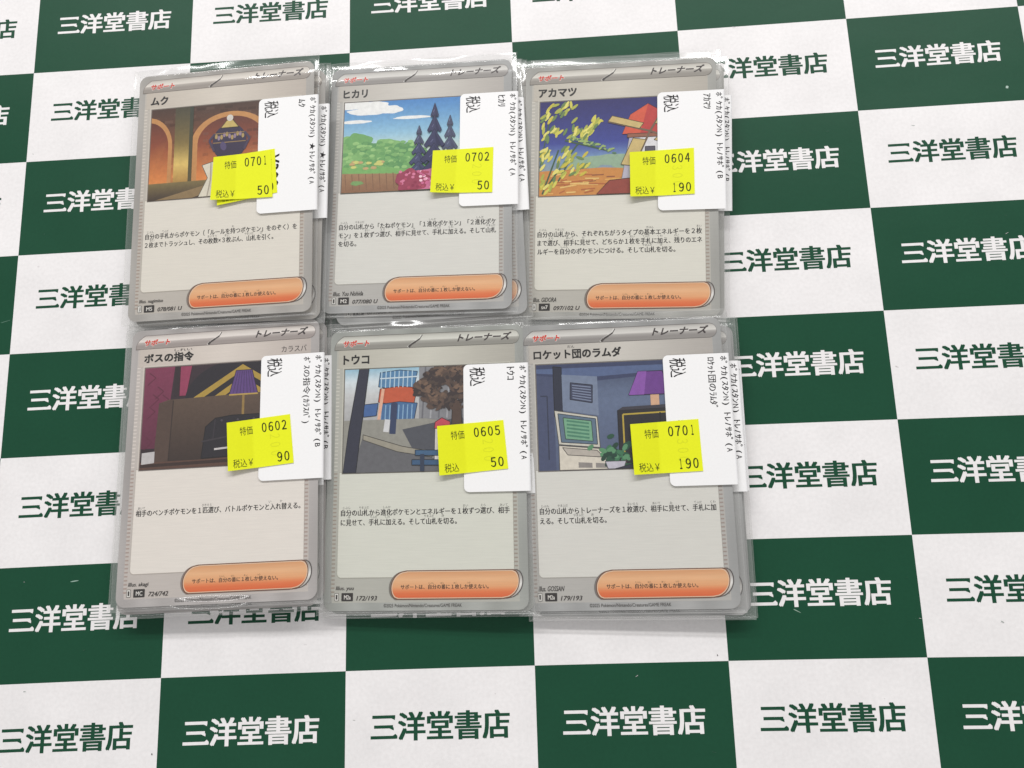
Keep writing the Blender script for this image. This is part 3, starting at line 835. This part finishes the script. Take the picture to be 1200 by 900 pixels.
def make_sticker(quad, l1, l2, yen, ghost, zb, curl, old=None):
    m = MB(.97); D = (44, 50, 16)
    tl, tr, br, bl = [Vector(p) for p in quad]
    def pt(u, v):
        p = tl.lerp(tr, u).lerp(bl.lerp(br, u), v)
        z = zb + curl * (max(0, (1 - u) - .35) ** 2 * (0.4 + v)) + .25 * curl * max(0, v - .8) ** 2 * 6
        return (p.x, p.y, z)
    nx, ny = 24, 18
    under = ghost is not None
    i = len(m.v)
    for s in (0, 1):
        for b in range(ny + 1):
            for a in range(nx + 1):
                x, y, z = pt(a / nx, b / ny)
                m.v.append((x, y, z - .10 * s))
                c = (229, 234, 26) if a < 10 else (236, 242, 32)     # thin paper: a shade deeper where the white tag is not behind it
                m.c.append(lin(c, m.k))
    n = (nx + 1) * (ny + 1)
    for b in range(ny):
        for a in range(nx):
            k = i + b * (nx + 1) + a
            m.f.append((k + nx + 1, k + nx + 2, k + 1, k)); m.m.append(0)
            m.f.append((n + k, n + k + 1, n + k + nx + 2, n + k + nx + 1)); m.m.append(0)
    rim = [a for a in range(nx + 1)] + [(b + 1) * (nx + 1) - 1 for b in range(1, ny + 1)] + [ny * (nx + 1) + a for a in range(nx - 1, -1, -1)] + [b * (nx + 1) for b in range(ny - 1, 0, -1)]
    for k in range(len(rim)):
        p, q = i + rim[k], i + rim[(k + 1) % len(rim)]
        m.f.append((p, q, q + n, p + n)); m.m.append(0)
    def put(s, u0, v0, u1, v1, col, bold=0.0, cw=False):
        P, F = text_geo(s.translate(WIDE), bold)
        if cw: P = np.stack([P[:, 1], -P[:, 0], P[:, 2]], 1)
        lo, hi = P.min(0), P.max(0); lo[2] = 0; hi[2] = 1; P = (P - lo) / (hi - lo)
        j = len(m.v)
        for x, y, dz in P:
            a = pt(u0 + (u1 - u0) * x, v1 + (v0 - v1) * y)
            m.v.append((a[0], a[1], a[2] + m.z + dz)); m.c.append(lin(col, m.k))
        for f in F: m.f.append(tuple(j + q for q in f)); m.m.append(0)
        m.up()
    def digits(s, u0, v0, u1, v1, col):
        w = (u1 - u0) / len(s)
        for k, ch in enumerate(s):
            q = (.34, .66) if ch == "1" else (.14, .86)
            put(ch, u0 + w * (k + q[0]), v0, u0 + w * (k + q[1]), v1, col, .026); m.z -= .003
        m.up()
    m.z = .012
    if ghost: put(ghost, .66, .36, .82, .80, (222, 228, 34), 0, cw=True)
    put("特価", .20, .13, .40, .31, D, 0)
    digits(l1, .53, .10, .95, .30, D)
    put("税込" + ("￥" if yen else ""), .08, .78, .38 if yen else .29, .96, D, 0)
    digits(l2, .95 - .105 * len(l2), .74, .96, .94, D)
    return m.build("discount_sticker", M_STICK)

# ------------------------------------------------------------------ the six piles
def q4(*v): return [(v[0], v[1]), (v[2], v[3]), (v[4], v[5]), (v[6], v[7])]
COPY = "©2025 Pokémon/Nintendo/Creatures/GAME FREAK"
SPECS = [
 dict(pose=(-94.58, 69.34, 8.08, -.34, 1.06, -3.24), art=art_hall, name=("ムク", 6.4), warm=(8, 4, 0), grade="A", star=True, kana=("ﾑｸ", 3.0), old="300",
      dents=[(4, 44.5, 14, 5, .35)], rules=[("自分の手札からポケモン（「ルールを持つポケモン」をのぞく）を", 53.0), ("2枚までトラッシュし、その枚数×3枚ぶん、山札を引く。", 45.0)], y=-58.9,
      illus="nagimiso", iw=8.4, mark="J", set="M5", no="078/081 U", nw=8.4, copy=COPY,
      label=(12.5, 31.0, 32.7, -9.9), sticker=q4(-2.8, 11.2, 17.1, 12.1, 18.1, -4.5, -3.1, -4.3), s1="0701", s2="50",
      lower=[(2.6, -1.6, -.7), (.6, -.8, .8), (2.4, .4, -.2)],
      look="brick hall picture, two overlapping yellow stickers", short="brick hall", where="back left pile"),
 dict(pose=(-28.69, 68.40, 5.57, -2.0, -.01, -2.77), art=art_meadow, name=("ヒカリ", 8.6), grade="A", kana=("ﾋｶﾘ", 4.2), old="200",
      dents=[(-8, 43, 20, 4, .2), (20, 44, 10, 4, .3)], rules=[("自分の山札から「たねポケモン」「1進化ポケモン」「2進化ポケ", 53.0), ("モン」を1枚ずつ選び、相手に見せて、手札に加える。そして山札", 53.0), ("を切る。", 6.2)], y=-58.3,
      illus="Yuu Nishida", iw=10.2, mark="I", set="M2", no="077/080 U", nw=8.4, copy=COPY,
      label=(14.0, 31.5, 33.2, -8.9), sticker=q4(5.0, 11.2, 25.4, 11.5, 25.1, -4.5, 4.5, -4.0), s1="0702", s2="50",
      lower=[(3.1, -2.6, 2.4), (1.2, .2, -.4), (3.4, .6, .3)],
      look="meadow picture, yellow sticker 0702", short="meadow", where="back middle pile"),
 dict(pose=(37.85, 62.81, 6.03, -3.55, 2.5, -4.68), art=art_field, name=("アカマツ", 12.9), warm=(4, 3, -1), grade="B", kana=("ｱｶﾏﾂ", 5.4), old="300",
      rules=[("自分の山札から、それぞれちがうタイプの基本エネルギーを2枚", 53.0), ("まで選び、相手に見せて、どちらか1枚を手札に加え、残りのエネ", 53.0), ("ルギーを自分のポケモンにつける。そして山札を切る。", 44.6)], y=-59.4,
      illus="GIDORA", iw=7.6, mark="H", set="sv7", no="097/102 U", nw=8.4, copy=COPY.replace("2025", "2024"),
      label=(12.45, 32.1, 33.5, -8.5), sticker=q4(3.4, 11.6, 24.0, 12.3, 24.1, -3.3, 3.6, -3.9), s1="0604", s2="190",
      lower=[(-2.4, .9, .5), (2.9, 1.6, -1.0), (-1.2, 1.2, .6)],
      look="yellow leaves on deep blue picture, yellow sticker 0604", short="yellow leaf picture", where="back right pile"),
 dict(pose=(-92.55, -20.95, 6.85, .85, -2.19, -1.23), art=art_parlour, name=("ボスの指令", 16.8), side="カラスバ", warm=(12, 7, 6), dents=[(1, -39.6, 27, 4.6, 1.1)], dents2=[(-1, -39.6, 26, 4.6, 1.15)], grade="B", kana=("ﾎﾞｽの指令(ｶﾗｽﾊﾞ)", 21.6), old="200",
      rules=[("相手のベンチポケモンを1匹選び、バトルポケモンと入れ替える。", 52.8)], y=-59.8,
      illus="akagi", iw=6.4, mark="I", set="MC", no="724/742", nw=6.3, copy=COPY,
      label=(12.7, 32.4, 32.8, -7.8), sticker=q4(2.1, 11.2, 22.5, 12.8, 24.0, -2.7, 3.4, -4.3), s1="0602", s2="90",
      lower=[(-.7, -2.2, .2), (1.3, -.2, -.4), (-1.6, -1.0, .5)],
      look="dark parlour picture, yellow sticker 0602", short="dark parlour", where="front left pile"),
 dict(pose=(-27.76, -25.08, 5.17, -.94, -.52, -2.41), art=art_street, name=("トウコ", 8.6), warm=(-1, 1, -3), grade="A", kana=("ﾄｳｺ", 4.2), old="200",
      dents=[(-5, 43.5, 12, 4.5, .75)], rules=[("自分の山札から進化ポケモンとエネルギーを1枚ずつ選び、相手", 53.0), ("に見せて、手札に加える。そして山札を切る。", 36.6)], y=-58.6,
      illus="yuu", iw=5.6, mark="I", set="M2a", no="172/193", nw=6.3, copy=COPY,
      label=(12.3, 31.1, 32.4, -9.0), sticker=q4(3.9, 11.7, 24.8, 13.0, 26.1, -2.1, 4.8, -3.8), s1="0605", s2="50", noyen=True,
      lower=[(1.3, -.9, .3), (.3, .3, -.5), (1.6, .4, .2)],
      look="street picture, yellow sticker 0605", short="street", where="front middle pile"),
 dict(pose=(34.16, -26.73, 6.44, -.59, .76, -2.01), art=art_lab, name=("ロケット団のラムダ", 27.6), grade="A", kana=("ﾛｹｯﾄ団のﾗﾑﾀﾞ", 15.6), old="300",
      rules=[("自分の山札からトレーナーズを1枚選び、相手に見せて、手札に加", 53.0), ("える。そして山札を切る。", 20.2)], y=-58.5,
      illus="GOSSAN", iw=7.6, mark="I", set="M2a", no="179/193", nw=6.3, copy=COPY,
      label=(13.1, 32.3, 32.8, -8.0), sticker=q4(2.0, 11.2, 22.7, 12.1, 23.1, -3.7, 2.4, -4.3), s1="0701", s2="190",
      lower=[(3.1, -1.9, -.4), (4.2, -1.5, -.6), (2.2, .6, .2)],
      look="blue computer room picture, yellow sticker 0701", short="computer picture", where="front right pile"),
]
ORD = ["second card from the top", "third card from the top", "bottom card"]
def set_pose(o, x, y, z, rz, rx, ry):
    o.rotation_euler = (0, 0, 0)
    m = Matrix.Rotation(math.radians(rz), 4, 'Z') @ Matrix.Rotation(math.radians(ry), 4, 'Y') @ Matrix.Rotation(math.radians(rx), 4, 'X')
    o.rotation_euler = m.to_euler()
    o.location = (x * MM, y * MM, z * MM)

N = 4
for n, sp in enumerate(SPECS):
    x, y, z, rz, rx, ry = sp["pose"]
    root = bpy.data.objects.new("trading_card", None); root.empty_display_size = .01
    C.objects.link(root)
    set_pose(root, x, y, z, rz, rx, ry)
    root["category"] = "trading card"
    root["group"] = "sleeved trading cards in six piles"
    root["label"] = "sleeved card on top of its pile, %s" % sp["look"]
    card = make_card(sp); card.parent = root
    pitch = z / N
    sl = make_sleeve(n * 2 + 1, max(.3, pitch - .95), 1.0, sp.get("dents", ())); sl.parent = root
    lab = make_label(sp); lab.parent = root
    if n == 0:
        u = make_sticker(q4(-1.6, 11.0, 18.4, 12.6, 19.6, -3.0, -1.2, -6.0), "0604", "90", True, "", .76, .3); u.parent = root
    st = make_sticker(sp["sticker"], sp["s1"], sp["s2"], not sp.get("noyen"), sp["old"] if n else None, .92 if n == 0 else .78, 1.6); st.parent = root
    sl2 = None
    for k, (dx, dy, dr) in enumerate(sp["lower"]):
        f = 1 - (k + 1) / N
        r2 = root.copy(); C.objects.link(r2)
        a = math.radians(rz)
        set_pose(r2, x + dx * math.cos(a) - dy * math.sin(a), y + dx * math.sin(a) + dy * math.cos(a), z * f, rz + dr, rx * f, ry * f)
        r2["label"] = "%s in the %s, under the %s card" % (ORD[k], sp["where"], sp["short"])
        c2 = card.copy(); C.objects.link(c2); c2.parent = r2
        for ch in card.children:
            if ch.name.startswith("artwork"): continue
            d = ch.copy(); C.objects.link(d); d.parent = c2
        if sl2 is None:
            sl2 = make_sleeve(n * 2 + 2, max(.3, pitch - .95), .6, sp.get("dents2", ())); sl2.parent = r2
        else:
            s2 = sl2.copy(); C.objects.link(s2); s2.parent = r2
        if k < 2:
            l2 = lab.copy(); C.objects.link(l2); l2.parent = r2
